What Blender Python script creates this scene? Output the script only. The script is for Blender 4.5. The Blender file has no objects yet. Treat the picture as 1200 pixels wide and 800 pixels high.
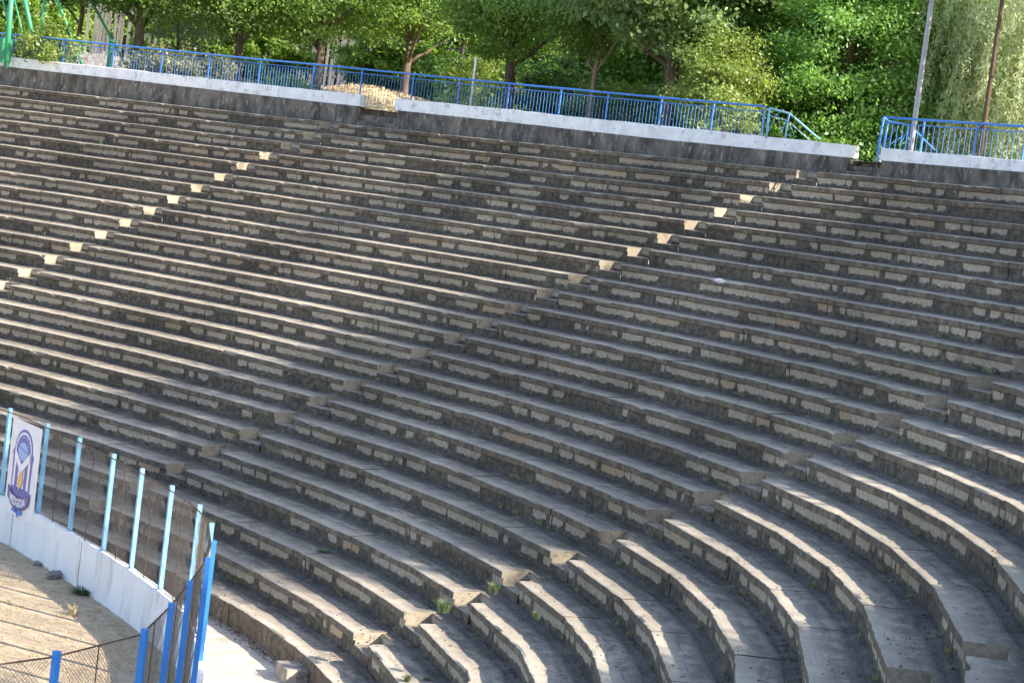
import bpy, bmesh, math, random
import numpy as np
from mathutils import Vector, Matrix

random.seed(7); RNG = np.random.default_rng(7)
C = bpy.context.scene
col = C.collection

# ------------------------------------------------------------------ camera
CAM = np.array([47.60898, 0.79439, 8.30088]); YAW, PIT, ROL, FPX = 1.64348, -0.07518, 0.12742, 2230.94
cy, sy, cp, sp = math.cos(YAW), math.sin(YAW), math.cos(PIT), math.sin(PIT)
FW = np.array([cy*cp, sy*cp, sp]); RT0 = np.array([sy, -cy, 0]); UP0 = np.cross(RT0, FW)
cr, sr = math.cos(ROL), math.sin(ROL)
RT = cr*RT0 + sr*UP0; UP = -sr*RT0 + cr*UP0
cd = bpy.data.cameras.new('camera'); cam = bpy.data.objects.new('camera', cd); col.objects.link(cam)
cd.sensor_width = 36; cd.lens = FPX*36/1200; cd.clip_start = 0.5; cd.clip_end = 2000
M = Matrix.Identity(4)
for i in range(3):
    M[i][0], M[i][1], M[i][2], M[i][3] = RT[i], UP[i], -FW[i], CAM[i]
cam.matrix_world = M
C.camera = cam

# ------------------------------------------------------------------ light
SUN_AZ, SUN_EL = -20.0, 31.0
w = bpy.data.worlds.new('World'); C.world = w; w.use_nodes = True
nt = w.node_tree; bg = nt.nodes['Background']
sky = nt.nodes.new('ShaderNodeTexSky'); sky.sky_type = 'NISHITA'; sky.sun_disc = False
sky.sun_elevation = math.radians(SUN_EL); sky.sun_rotation = math.radians(90 - SUN_AZ)
sky.air_density = 1.0; sky.dust_density = 1.5; sky.ozone_density = 1.0
nt.links.new(sky.outputs[0], bg.inputs[0]); bg.inputs[1].default_value = 0.15
sd = bpy.data.lights.new('sun', 'SUN'); sd.energy = 5.0; sd.angle = math.radians(0.5); sd.color = (1, .89, .73)
so = bpy.data.objects.new('sun', sd); col.objects.link(so)
a, e = math.radians(SUN_AZ), math.radians(SUN_EL)
so.rotation_euler = Vector((math.cos(a)*math.cos(e), math.sin(a)*math.cos(e), math.sin(e))).to_track_quat('Z', 'Y').to_euler()
so.location = (90, 10, 50)
C.view_settings.view_transform = 'Standard'; C.view_settings.look = 'None'
C.view_settings.exposure = 1.42; C.view_settings.gamma = 1; C.view_settings.use_curve_mapping = False
C.render.engine = 'CYCLES'

# ------------------------------------------------------------------ plan curve of the bend
R24, H, D = 54.2949, 0.43322, 0.8
A2, A3, A4, S0 = -2.03877, 18.29743, 7.88873, 0.9
def sup(f): s = f-S0; return A2*s**2 + A3*s**3 + A4*s**4
def supd(f): s = f-S0; return 2*A2*s + 3*A3*s**2 + 4*A4*s**3
def curv(f, R): s = f-S0; return R + sup(f) + 2*A2 + 6*A3*s + 12*A4*s**2
def pt(f, R):
    c, s = math.cos(f), math.sin(f); a, b = R+sup(f), supd(f)
    return np.array([c*a - s*b, s*a + c*b])
def rowR(k): return R24 + D*(24-k)
def rowZ(k): n = 24-k; return H*n - 0.0004921*n*(n-23)
GZ = -H                                            # walkway and field level
PH = np.linspace(-.5, 1.9, 1201)
NN = np.stack([np.cos(PH), np.sin(PH)], -1); SUPH = sup(PH)
def frame(x, y):
    g = NN @ np.array([x, y]) - SUPH; i = int(np.argmax(g)); return PH[i], g[i]
def ray(px, py):
    d = (px-600)*RT/FPX - (py-400)*UP/FPX + FW
    return d
def at_z(px, py, z):
    d = ray(px, py); return CAM + d*((z-CAM[2])/d[2])
def at_d(px, py, dist):
    d = ray(px, py); return CAM + d*(dist/math.hypot(d[0], d[1]))

# ------------------------------------------------------------------ helpers
def link(name, me, mat=None, parent=None):
    o = bpy.data.objects.new(name, me); col.objects.link(o)
    if mat is not None: me.materials.append(mat)
    if parent is not None: o.parent = parent
    return o
def tag(o, label=None, cat=None, group=None, kind=None):
    if label: o['label'] = label
    if cat: o['category'] = cat
    if group: o['group'] = group
    if kind: o['kind'] = kind
    return o
def empty(name, loc, label, cat, group=None):
    # parts are built in world space, so the thing's base is baked with an inverse below
    o = bpy.data.objects.new(name, None); col.objects.link(o); o.location = loc; o.empty_display_size = .3
    return tag(o, label, cat, group)
def child(name, me, mat, parent):
    o = link(name, me, mat, parent)
    o.matrix_parent_inverse = Matrix.Translation(-Vector(parent.location))
    return o
def subchild(name, me, mat, part):
    o = link(name, me, mat, part); return o
class MB:
    def __init__(s): s.v = []; s.f = []; s.uv = []
    def add(s, vs, fs, uvs=None):
        n = len(s.v); s.v += [tuple(v) for v in vs]; s.f += [tuple(n+i for i in f) for f in fs]
        if uvs is not None: s.uv += list(uvs)
    def tube(s, pts, r, seg=8, cap=True):
        pts = [np.array(p, float) for p in pts]; rs = r if hasattr(r, '__len__') else [r]*len(pts)
        vs = []; prev = None
        for i, p in enumerate(pts):
            t = pts[min(i+1, len(pts)-1)] - pts[max(i-1, 0)]; t /= np.linalg.norm(t)+1e-9
            if prev is None:
                a = np.array([0, 0, 1.]) if abs(t[2]) < .9 else np.array([1., 0, 0])
            else: a = prev
            u = a - t*(a@t); u /= np.linalg.norm(u); prev = u; b = np.cross(t, u)
            for j in range(seg):
                an = 2*math.pi*j/seg; vs.append(p + rs[i]*(math.cos(an)*u + math.sin(an)*b))
        fs = []
        for i in range(len(pts)-1):
            for j in range(seg):
                k = (j+1) % seg; fs.append((i*seg+j, i*seg+k, (i+1)*seg+k, (i+1)*seg+j))
        if cap: fs += [tuple(range(seg))[::-1], tuple((len(pts)-1)*seg+j for j in range(seg))]
        s.add(vs, fs)
    def box(s, c, ax, ay, az):                     # centre and half-axis vectors
        c, ax, ay, az = (np.array(q, float) for q in (c, ax, ay, az)); vs = []
        for i in (-1, 1):
            for j in (-1, 1):
                for k in (-1, 1): vs.append(c+i*ax+j*ay+k*az)
        s.add(vs, [(0,1,3,2),(4,6,7,5),(0,4,5,1),(2,3,7,6),(0,2,6,4),(1,5,7,3)])
    def mesh(s, name, smooth=False):
        me = bpy.data.meshes.new(name); me.from_pydata(s.v, [], s.f)
        if s.uv:
            uv = me.uv_layers.new(name='UVMap'); li = np.zeros(len(me.loops), int); me.loops.foreach_get('vertex_index', li)
            uv.data.foreach_set('uv', np.array(s.uv)[li].ravel())
        if smooth: me.shade_smooth()
        me.validate(); return me

# ------------------------------------------------------------------ materials
def newmat(name):
    m = bpy.data.materials.new(name); m.use_nodes = True; nt = m.node_tree
    b = nt.nodes['Principled BSDF']; return m, nt, b
class G:
    """small node helper"""
    def __init__(s, nt): s.nt = nt
    def n(s, t, **kw):
        nd = s.nt.nodes.new(t)
        for k, v in kw.items(): setattr(nd, k, v)
        return nd
    def put(s, sock, v):
        if isinstance(v, bpy.types.NodeSocket): s.nt.links.new(v, sock)
        elif isinstance(v, tuple) and len(v) == 3 and sock.type == 'RGBA': sock.default_value = (*v, 1)
        else: sock.default_value = v
    def math(s, op, a, b=0., c=None):
        nd = s.n('ShaderNodeMath', operation=op); s.put(nd.inputs[0], a); s.put(nd.inputs[1], b)
        if c is not None: s.put(nd.inputs[2], c)
        return nd.outputs[0]
    def ss(s, x, lo, hi, a=0., b=1.):
        nd = s.n('ShaderNodeMapRange', interpolation_type='SMOOTHSTEP'); s.put(nd.inputs[0], x)
        s.put(nd.inputs[1], lo); s.put(nd.inputs[2], hi); s.put(nd.inputs[3], a); s.put(nd.inputs[4], b); return nd.outputs[0]
    def noise(s, vec, scale, detail=4, rough=.6, dim='3D', dist=0.):
        nd = s.n('ShaderNodeTexNoise', noise_dimensions=dim); s.put(nd.inputs['Vector'], vec)
        nd.inputs['Scale'].default_value = scale; nd.inputs['Detail'].default_value = detail
        nd.inputs['Roughness'].default_value = rough; nd.inputs['Distortion'].default_value = dist
        return nd.outputs[0]
    def mix(s, f, a, b, mode='MIX'):
        nd = s.n('ShaderNodeMix', data_type='RGBA', blend_type=mode); s.put(nd.inputs[0], f); s.put(nd.inputs[6], a); s.put(nd.inputs[7], b)
        return nd.outputs[2]
    def comb(s, x, y, z=0.):
        nd = s.n('ShaderNodeCombineXYZ'); s.put(nd.inputs[0], x); s.put(nd.inputs[1], y); s.put(nd.inputs[2], z); return nd.outputs[0]
    def sep(s, v):
        nd = s.n('ShaderNodeSeparateXYZ'); s.put(nd.inputs[0], v); return nd.outputs
    def pos(s): return s.n('ShaderNodeNewGeometry').outputs['Position']
    def bump(s, h, strength, dist=.02):
        nd = s.n('ShaderNodeBump'); s.put(nd.inputs['Height'], h); nd.inputs['Strength'].default_value = strength
        nd.inputs['Distance'].default_value = dist; return nd.outputs[0]

def mat_terrace():
    m, nt, b = newmat('weathered_concrete'); g = G(nt)
    uv = g.n('ShaderNodeUVMap').outputs[0]; u, v, _ = g.sep(uv); P = g.pos()
    big = g.noise(P, .5, 4); mid = g.noise(P, 3., 5, .65); fine = g.noise(P, 22., 5, .7)
    # ---- horizontal tread (v > 0: metres back from the lip + 1)
    st = g.noise(g.comb(g.math('MULTIPLY', u, 1.1), g.math('MULTIPLY', v, 7.), 0), 1., 6, .68)
    tread = g.mix(g.ss(mid, .38, .66), (.175, .153, .125), (.38, .328, .265))
    tread = g.mix(g.ss(st, .50, .62, 0, .7), tread, (.125, .115, .10))
    tread = g.mix(g.ss(g.noise(P, 55., 3, .6), .50, .62, 0, .45), tread, (.075, .066, .056))
    tread = g.mix(g.ss(g.noise(P, 1.3, 5, .7), .56, .68, 0, .6), tread, (.36, .30, .235))
    spk = g.ss(g.noise(g.comb(g.math('MULTIPLY', u, 3.), g.math('MULTIPLY', v, 14.), 3.), 1.6, 3, .7), .66, .72)
    tread = g.mix(g.math('MULTIPLY', spk, .85), tread, (.05, .042, .035))
    # rubble and dirt gathered against the riser behind
    dv = g.math('ADD', v, g.math('MULTIPLY', g.math('SUBTRACT', fine, .5), .25))
    dirt = g.ss(g.math('ADD', dv, g.math('MULTIPLY', g.math('SUBTRACT', mid, .5), .5)), 1.50, 1.68)
    tread = g.mix(g.math('MULTIPLY', dirt, g.ss(g.noise(g.comb(g.math('MULTIPLY', u, 1.2), 0., 0.), 1., 3), .35, .6, .55, .97)), tread, g.mix(g.ss(fine, .4, .6), (.13, .115, .10), (.062, .052, .044)))
    # worn lip, lightened further to paint in the sunlit front strip
    lip_sun = g.ss(g.math('ADD', v, g.math('MULTIPLY', g.math('SUBTRACT', mid, .5), .3)), 1.05, 1.42, .55, 0)
    tread = g.mix(lip_sun, tread, (.52, .46, .375))
    # ---- fascia + riser (v < 0: metres below the lip)
    dripn = g.noise(g.comb(g.math('MULTIPLY', u, 7.), g.math('MULTIPLY', v, .7), 0), 1., 4, .7)
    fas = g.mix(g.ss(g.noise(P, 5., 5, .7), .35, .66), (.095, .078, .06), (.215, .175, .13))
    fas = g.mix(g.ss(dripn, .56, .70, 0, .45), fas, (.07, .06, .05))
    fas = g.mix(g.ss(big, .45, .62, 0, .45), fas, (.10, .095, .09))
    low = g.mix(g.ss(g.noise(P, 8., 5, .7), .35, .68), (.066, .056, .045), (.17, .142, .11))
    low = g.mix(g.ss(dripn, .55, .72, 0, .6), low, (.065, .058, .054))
    # peeling cream paint: rounded patches hanging under the lip
    n1 = g.noise(g.comb(g.math('MULTIPLY', u, 1.05), g.math('MULTIPLY', v, .6), 0), 1., 2, .5)
    n2 = g.noise(g.comb(g.math('MULTIPLY', u, 4.2), 0, 5.), 1., 3, .55)
    n4 = g.noise(g.comb(g.math('MULTIPLY', u, 5.), g.math('MULTIPLY', v, 9.), 31.), 1., 4, .6)
    n3 = g.noise(g.comb(g.math('MULTIPLY', u, 16.), g.math('MULTIPLY', v, 10.), 9.), 1., 3, .6)
    vor = g.n('ShaderNodeTexVoronoi', voronoi_dimensions='1D', feature='F1'); g.put(vor.inputs['W'], g.math('ADD', u, g.math('MULTIPLY', g.noise(g.comb(g.math('MULTIPLY', u, .35), 0, 77.), 1., 2), 5.))); vor.inputs['Scale'].default_value = 1.1; vor.inputs['Randomness'].default_value = 1.
    edge = g.ss(g.math('ADD', vor.outputs['Distance'], g.math('MULTIPLY', g.math('SUBTRACT', n3, .5), .14)), .492, .455)
    cellr = g.sep(vor.outputs['Color'])[0]; cellb = g.sep(vor.outputs['Color'])[2]; cellg = g.sep(vor.outputs['Color'])[1]
    depth = g.math('ADD', .185, g.math('ADD', g.math('MULTIPLY', n2, .19), g.math('MULTIPLY', g.math('SUBTRACT', n3, .5), .03)))
    # rounded lower corners
    depth = g.math('SUBTRACT', depth, g.math('MULTIPLY', g.math('POWER', g.math('MULTIPLY', vor.outputs['Distance'], 2.), 9.), .10))
    below = g.ss(g.math('ADD', v, depth), -.018, .016)
    under = g.ss(g.math('ADD', v, g.math('ADD', .142, g.math('MULTIPLY', g.math('SUBTRACT', n3, .5), .03))), .008, -.004)
    gaps = g.ss(g.noise(g.comb(g.math('MULTIPLY', u, 2.3), 0, 21.), 1., 2, .4), .375, .40)
    pres = g.math('MULTIPLY', g.math('MULTIPLY', g.ss(cellr, .12, .14), gaps), g.ss(n1, .30, .36))
    pm = g.math('MULTIPLY', g.math('MULTIPLY', edge, below), g.math('MULTIPLY', under, pres))
    pm = g.math('MULTIPLY', pm, g.ss(n4, .30, .34))
    cream = g.mix(g.ss(n3, .3, .7), (.30, .25, .19), (.46, .395, .31))
    cream = g.mix(g.ss(cellg, .88, .97, 0, .6), cream, (.42, .28, .17))
    cream = g.mix(g.ss(dripn, .58, .70, 0, .7), cream, (.17, .145, .12))
    low = g.mix(pm, low, cream)
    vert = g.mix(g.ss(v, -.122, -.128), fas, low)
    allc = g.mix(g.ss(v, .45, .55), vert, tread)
    brk = g.mix(g.ss(fine, .30, .70), (.26, .225, .175), (.37, .325, .255)); brk = g.mix(g.ss(mid, .50, .66, 0, .5), brk, (.12, .105, .08))
    allc = g.mix(g.ss(v, 3., 3.1), allc, brk)
    lum = g.ss(g.noise(P, .22, 4, .6), .32, .68, .68, 1.12)
    allc = g.mix(1., allc, g.comb(lum, lum, lum), 'MULTIPLY')
    nt.links.new(allc, b.inputs['Base Color']); b.inputs['Roughness'].default_value = .88
    b.inputs['Specular IOR Level'].default_value = .3
    hh = g.math('ADD', g.math('MULTIPLY', fine, .5), g.math('ADD', g.math('MULTIPLY', mid, .6), g.math('MULTIPLY', pm, .35)))
    nt.links.new(g.bump(hh, .9, .02), b.inputs['Normal'])
    return m
def mat_noise(name, c1, c2, scale=4., rough=.85, c3=None, s3=.7, bump=.5, stretch=None, spec=.3):
    m, nt, b = newmat(name); g = G(nt); P = g.pos()
    if stretch:
        x, y, z = g.sep(P); P2 = g.comb(g.math('MULTIPLY', x, stretch[0]), g.math('MULTIPLY', y, stretch[1]), g.math('MULTIPLY', z, stretch[2]))
    else: P2 = P
    n = g.noise(P2, scale, 6, .65); c = g.mix(g.ss(n, .32, .68), c1, c2)
    if c3: c = g.mix(g.ss(g.noise(P2, scale*s3, 5, .7), .54, .64, 0, .85), c, c3)
    nt.links.new(c, b.inputs['Base Color']); b.inputs['Roughness'].default_value = rough; b.inputs['Specular IOR Level'].default_value = spec
    if bump: nt.links.new(g.bump(g.noise(P, scale*5, 5, .7), bump, .03), b.inputs['Normal'])
    return m
def mat_paint(name, c, rough=.45, chip=(.16, .09, .05), amount=.62):
    m, nt, b = newmat(name); g = G(nt); P = g.pos()
    n = g.noise(P, 9., 5, .7); cc = g.mix(g.ss(g.noise(P, 2., 3), .3, .7, 0, .35), c, tuple(min(1, x*1.35+.02) for x in c))
    cc = g.mix(g.ss(n, amount, amount+.05), cc, chip)
    nt.links.new(cc, b.inputs['Base Color']); b.inputs['Roughness'].default_value = rough; return m
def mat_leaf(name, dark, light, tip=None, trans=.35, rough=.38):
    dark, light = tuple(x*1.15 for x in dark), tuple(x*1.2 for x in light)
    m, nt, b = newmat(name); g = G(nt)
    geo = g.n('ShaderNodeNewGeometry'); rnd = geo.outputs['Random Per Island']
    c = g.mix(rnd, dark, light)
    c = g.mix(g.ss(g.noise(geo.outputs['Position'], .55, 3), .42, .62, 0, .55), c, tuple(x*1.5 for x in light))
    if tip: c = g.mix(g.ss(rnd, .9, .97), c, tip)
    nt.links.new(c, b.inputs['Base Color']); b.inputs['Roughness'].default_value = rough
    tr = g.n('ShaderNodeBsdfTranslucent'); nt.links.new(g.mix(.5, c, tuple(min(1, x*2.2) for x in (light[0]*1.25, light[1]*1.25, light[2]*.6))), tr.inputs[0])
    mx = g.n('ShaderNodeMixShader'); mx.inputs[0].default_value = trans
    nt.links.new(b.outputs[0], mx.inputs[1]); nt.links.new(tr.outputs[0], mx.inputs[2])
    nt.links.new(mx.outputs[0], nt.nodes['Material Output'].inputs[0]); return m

M_TER = mat_terrace()
M_STEP = mat_noise('step_concrete', (.20, .18, .155), (.36, .335, .30), 5., c3=(.12, .105, .09))
M_WALL = mat_noise('blackened_concrete', (.055, .05, .045), (.19, .172, .15), 2.4, c3=(.29, .265, .225), s3=3.1, stretch=(1, 1, .45), bump=.7)
M_KERB = mat_noise('whitewashed_concrete', (.68, .70, .73), (.84, .85, .87), 2.5, c3=(.50, .50, .50), s3=1.4, bump=.25)
M_WHITE = mat_noise('field_wall_paint', (.72, .72, .74), (.82, .82, .84), 1.5, c3=(.60, .58, .56), s3=1.2, stretch=(1, 1, .3), bump=.2)
M_WALK = mat_noise('walkway_concrete', (.38, .345, .30), (.50, .465, .41), 2., c3=(.31, .28, .24), bump=.3)
M_FIELD = mat_noise('dry_turf', (.38, .29, .195), (.50, .40, .28), 5., c3=(.30, .24, .14), s3=.45, bump=.4)
M_SOIL = mat_noise('park_soil', (.10, .085, .055), (.20, .16, .10), .9, c3=(.07, .085, .03), bump=.6)
M_DRY = mat_noise('dry_grass_bank', (.48, .37, .22), (.70, .56, .36), 3., c3=(.26, .2, .1), bump=.9)
M_BLUE = mat_paint('blue_paint', (.045, .19, .56), amount=.64)
M_POSTN = mat_paint('blue_paint_deeper', (.035, .21, .62), amount=.68)
M_CYAN = mat_paint('blue_paint_lighter', (.19, .42, .62), amount=.68)
M_GREEN = mat_paint('green_paint', (.03, .24, .12), amount=.7)
M_RUST = mat_noise('rusty_metal', (.075, .05, .038), (.14, .09, .065), 12., rough=.8)
M_WIRE = mat_noise('dull_wire', (.13, .115, .10), (.24, .215, .19), 12., rough=.7, bump=0)
M_GREY = mat_noise('grey_metal', (.30, .31, .34), (.40, .41, .44), 6., rough=.55, bump=.1)
M_PLANK = mat_noise('grey_planks', (.09, .085, .08), (.17, .165, .16), 2., c3=(.06, .055, .05), stretch=(4, 4, .4))
M_BARK = mat_noise('bark', (.075, .055, .04), (.17, .13, .10), 6., stretch=(1, 1, .25), bump=1.)
M_BARKL = mat_noise('sunlit_pale_bark', (.22, .16, .11), (.38, .29, .21), 6., stretch=(1, 1, .3), bump=.8)  # paler bark: the sun on lit trunks is put into the colour
M_MAPLE = mat_leaf('maple_leaves', (.055, .115, .028), (.15, .24, .065), (.32, .37, .13), .5)
M_DENSE = mat_leaf('bright_leaves', (.06, .14, .035), (.15, .27, .075), (.28, .38, .14), .5)
M_CHEST = mat_leaf('pale_broad_leaves', (.07, .13, .045), (.15, .22, .09), (.26, .30, .14), .4)
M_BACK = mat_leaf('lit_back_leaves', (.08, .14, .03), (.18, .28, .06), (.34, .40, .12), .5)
M_WILL = mat_leaf('willow_leaves', (.24, .33, .19), (.40, .50, .32), (.55, .55, .42), .5)
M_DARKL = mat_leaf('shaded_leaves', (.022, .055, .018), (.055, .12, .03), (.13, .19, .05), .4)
M_SPRUCE = mat_leaf('silver_needles', (.10, .13, .10), (.22, .25, .20), (.34, .34, .28), .15)
M_OLIVE = mat_leaf('dusty_leaves', (.10, .115, .05), (.20, .20, .10), (.34, .30, .18), .35)
M_YELL = mat_leaf('yellow_green_leaves', (.09, .14, .035), (.19, .25, .07), (.35, .36, .12), .4)
M_WEED = mat_leaf('weed_leaves', (.05, .075, .04), (.10, .135, .07), (.24, .24, .16), .25)
M_DEAD = mat_noise('dead_leaves', (.07, .045, .03), (.17, .11, .07), 9., bump=0)

# ------------------------------------------------------------------ aisles
PHI = [None, 1.09285, .86606, .51137]; PSI = [None, .86275, .58454, .26337]
def aisle_phi(i, k):
    if i == 4: return math.radians(-7.2)+.9/max(curv(-.11, rowR(k)), 8.)
    B = pt(PHI[i], R24); d = np.array([math.cos(PSI[i]), math.sin(PSI[i])])
    t = (24-k)*D/math.cos(PSI[i]-PHI[i])
    for _ in range(4):
        f, rho = frame(*(B+d*t)); t -= (rho-rowR(k))/math.cos(PSI[i]-PHI[i])
    return frame(*(B+d*t))[0]
NOTCH_W, NOTCH_D, SLOPE = .78, .52, .028
F0, F1 = -.30, 1.42

def vnoise(x, seed=0):
    xi = np.floor(x).astype(int); xf = x-xi; xf = xf*xf*(3-2*xf)
    def hsh(n): return np.modf(np.abs(np.sin((n+seed*131.7)*12.9898)*43758.5453))[0]
    return hsh(xi)*(1-xf)+hsh(xi+1)*xf

grand = empty('grandstand', (50, 35, 0), 'curved stone-grey concrete grandstand of weathered bench rows with peeling cream paint', 'grandstand')

def build_row(k):
    R = rowR(k); z = rowZ(k); mb = MB()
    notches = []
    for i in (1, 2, 3, 4):
        if i < 4 and k == 24: continue
        if i in (1,) and k == 1 or (i == 2 and k == 1): pass
        fl = aisle_phi(i, k); fr = fl - NOTCH_W/max(curv(fl, R), 8.)
        notches.append((fr, fl))
    notches.sort()
    plain = (k == 24)
    # ---------- front slabs
    segs = []; s = F0
    for fr, fl in notches: segs.append((s, fr, s != F0, True)); s = fl
    segs.append((s, F1, True, False))
    prof = [(NOTCH_D+.10, SLOPE*.775), (.30, SLOPE*.375), (.06, .004), (.012, -.002), (0., -.014), (.002, -.065), (.004, -.122), (.045, -.126), (.048, -.25), (.05, -H+.0)]
    if plain: prof = [(NOTCH_D+.10, SLOPE*.775), (.30, SLOPE*.375), (.06, .004), (.012, -.002), (0., -.014), (.004, -.12), (.010, -.25), (.015, -H-.03)]
    ucum = 37.3*k
    rr = random.Random(100+k)
    for (fa, fb, ca, cb) in segs:
        L = np.linalg.norm(pt(fb, R)-pt(fa, R)); Lc = sum(np.linalg.norm(pt(fa+(fb-fa)*(j+1)/60, R)-pt(fa+(fb-fa)*j/60, R)) for j in range(60))
        n = max(1, int(round(Lc/2.9)))
        cuts = [fa]+[fa+(fb-fa)*(j+rr.uniform(-.12, .12))/n for j in range(1, n)]+[fb]
        for j in range(n):
            a0, b0 = cuts[j], cuts[j+1]; dz = rr.uniform(-.009, .009); dr = rr.uniform(-.012, .012); tilt = rr.uniform(-.006, .006); tw = rr.uniform(-.008, .008)
            length = np.linalg.norm(pt(b0, R)-pt(a0, R)); m = max(3, int(length/.11)); g = .006/length
            ends = [[(pt(a0, R+d+dr)), (pt(b0, R+d+dr))] for d, _ in prof]
            na = np.array([math.cos((a0+b0)/2), math.sin((a0+b0)/2)])
            ts = np.linspace(g, 1-g, m+1); us = ucum+ts*length
            chip = np.clip(vnoise(us*2.3, k)-.76, 0, 1)*.30*(rr.random() < .7)
            fin = (vnoise(us*9.1, k+50)-.5)*.018+(vnoise(us*31., k+90)-.5)*.012
            vs = []; uvs = []
            for pi, (d, pz) in enumerate(prof):
                A, B = ends[pi]
                for q in range(m+1):
                    p = A+(B-A)*ts[q]; f_ = fin[q] if pi in (3, 4, 5, 6) else (fin[q]*.3 if pi > 6 else 0.); c_ = chip[q] if pi in (3, 4) else 0.
                    p = p+na*(f_+c_)
                    zz = z+pz+dz+tw*(ts[q]-.5)+tilt*min(d, .3)+(-(c_*.8) if pi in (3, 4) else 0.)+((vnoise(us[q:q+1]*5.+pi*3.3, k)[0]-.5)*.008)
                    vs.append((p[0], p[1], zz)); uvs.append((us[q], (1+d) if pi <= 3 else min(pz, -.004 if not plain else -.32)))
            fs = [(i_*(m+1)+q, (i_+1)*(m+1)+q, (i_+1)*(m+1)+q+1, i_*(m+1)+q+1) for i_ in range(len(prof)-1) for q in range(m)]
            mb.add(vs, fs, uvs)
            for e_, on in ((0, True), (m, True)):
                capv = [vs[i_*(m+1)+e_] for i_ in range(len(prof))]
                A = capv[0]; bot = (A[0], A[1], z-H-.03)
                cv = capv+[bot]; face = tuple(range(len(cv))); 
                if e_ == 0: face = face[::-1]
                isn = (e_ == 0 and j == 0 and ca) or (e_ == m and j == n-1 and cb)
                cu = [(ucum+i_*.03, 4. if isn else -.3) for i_ in range(len(cv))]
                mb.add(cv, [face], cu)
            ucum += length
    # ---------- back of the tread, running on behind the notches
    N = int(90/.35); fs_ = np.linspace(F0, F1, N+1)
    bp = [(NOTCH_D, -H*.62, -.34), (NOTCH_D, SLOPE*.65-.012, 1.56), (D-.13, SLOPE*.84-.008, 1+D-.13), (D-.02, SLOPE+.018, 1+D-.02), (D+.10, SLOPE+.035, 1+D+.1)]
    if k == 1: bp = bp[:3]+[(D+.06, SLOPE, 1.75), (D+.4, SLOPE, 1.75)]
    vs = []; uvs = []; ul = 37.3*k; prevp = None; us = []
    for f in fs_:
        p = pt(f, R)
        if prevp is not None: ul += np.linalg.norm(p-prevp)
        prevp = p; us.append(ul)
    for (d, pz, vv) in bp:
        for q, f in enumerate(fs_):
            p = pt(f, R+d); nz = (math.sin(us[q]*3.1+k)+math.sin(us[q]*7.7+2*k))*.004 if pz > -.1 else 0
            vs.append((p[0], p[1], z+pz+nz)); uvs.append((us[q], vv))
    n1 = N+1
    fs = [(i_*n1+q, (i_+1)*n1+q, (i_+1)*n1+q+1, i_*n1+q+1) for i_ in range(len(bp)-1) for q in range(N)]
    mb.add([(v[0], v[1], v[2]) for v in vs], [f[::-1] for f in fs], uvs)
    # south and north ends
    for f in (F0, F1):
        ps = [pt(f, R+.05), pt(f, R+D+.05)]
        mb.add([(*ps[0], z-.01), (*ps[0], GZ-.4), (*ps[1], GZ-.4), (*ps[1], z-.01)], [(0, 1, 2, 3)], [(0, -.3), (0, -.4), (.8, -.4), (.8, -.3)])
    child('bench_row', mb.mesh('bench_row'), M_TER, grand)
    # ---------- half steps in the aisle notches
    for (fr, fl) in notches:
        st = MB(); zt = z-H*.5+rr.uniform(-.015, .015)
        pr = [(NOTCH_D+.02, zt), (.30, zt+.004), (.035, zt), (.02, zt-.012), (.022, z-H-.03)]
        vs = []; uvs = []; q_ = 7; w_ = (fl-fr)
        for (d, pz) in pr:
            for q in range(q_+1):
                uvs.append((37.3*k+q*.1, 1.3+d if pz > z-H*.55 and pz != zt-.012 else (-.30 if pz > z-H else -.5)))
                f = fr-.03*w_+w_*1.06*q/q_; p = pt(f, R+d+(rr.uniform(-.006, .006) if d < .1 else 0)); vs.append((p[0], p[1], pz+rr.uniform(-.006, .006)))
        n1 = q_+1
        st.add(vs, [(i_*n1+q, (i_+1)*n1+q, (i_+1)*n1+q+1, i_*n1+q+1) for i_ in range(len(pr)-1) for q in range(q_)], uvs)
        child('aisle_step', st.mesh('aisle_step'), M_TER, grand)
    return notches
NOT = {k: build_row(k) for k in range(1, 25)}

# concrete block at the foot of the lowest row
blk = MB(); P = at_z(333, 780, -.2); f, rho = frame(P[0], P[1])
n_ = np.array([math.cos(f), math.sin(f), 0]); t_ = np.array([-n_[1], n_[0], 0]); cB = pt(f, R24-.20)
bm = bmesh.new(); bmesh.ops.create_cube(bm, size=1)
bmesh.ops.bevel(bm, geom=bm.edges[:], offset=.02, segments=2, affect='EDGES')
for v in bm.verts:
    c = v.co.copy(); q = np.array([cB[0], cB[1], GZ+.125])+t_*c.x*.62+n_*c.y*.40+np.array([0, 0, c.z*.25]); v.co = q
    v.co += Vector((random.uniform(-.008, .008), random.uniform(-.008, .008), random.uniform(-.006, .006)))
me = bpy.data.meshes.new('step_block'); bm.to_mesh(me)
o = link('step_block', me, M_STEP); tag(o, 'single concrete block used as a step at the foot of the lowest bench row', 'step block')

# ------------------------------------------------------------------ ground sheets
def sheet(name, pts, z, mat, kind='structure'):
    mb = MB(); mb.add([(p[0], p[1], z) for p in pts], [tuple(range(len(pts)))]); o = link(name, mb.mesh(name), mat); o['kind'] = kind; return o
ringR = [pt(f, R24+.1) for f in np.linspace(F0, F1, 80)]
big = MB()
big.add([(-300, -300, GZ-.012), (400, -300, GZ-.012), (400, 400, GZ-.012), (-300, 400, GZ-.012)], [(0, 1, 2, 3)])
o = link('ground', big.mesh('ground'), M_FIELD); o['kind'] = 'structure'

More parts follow.
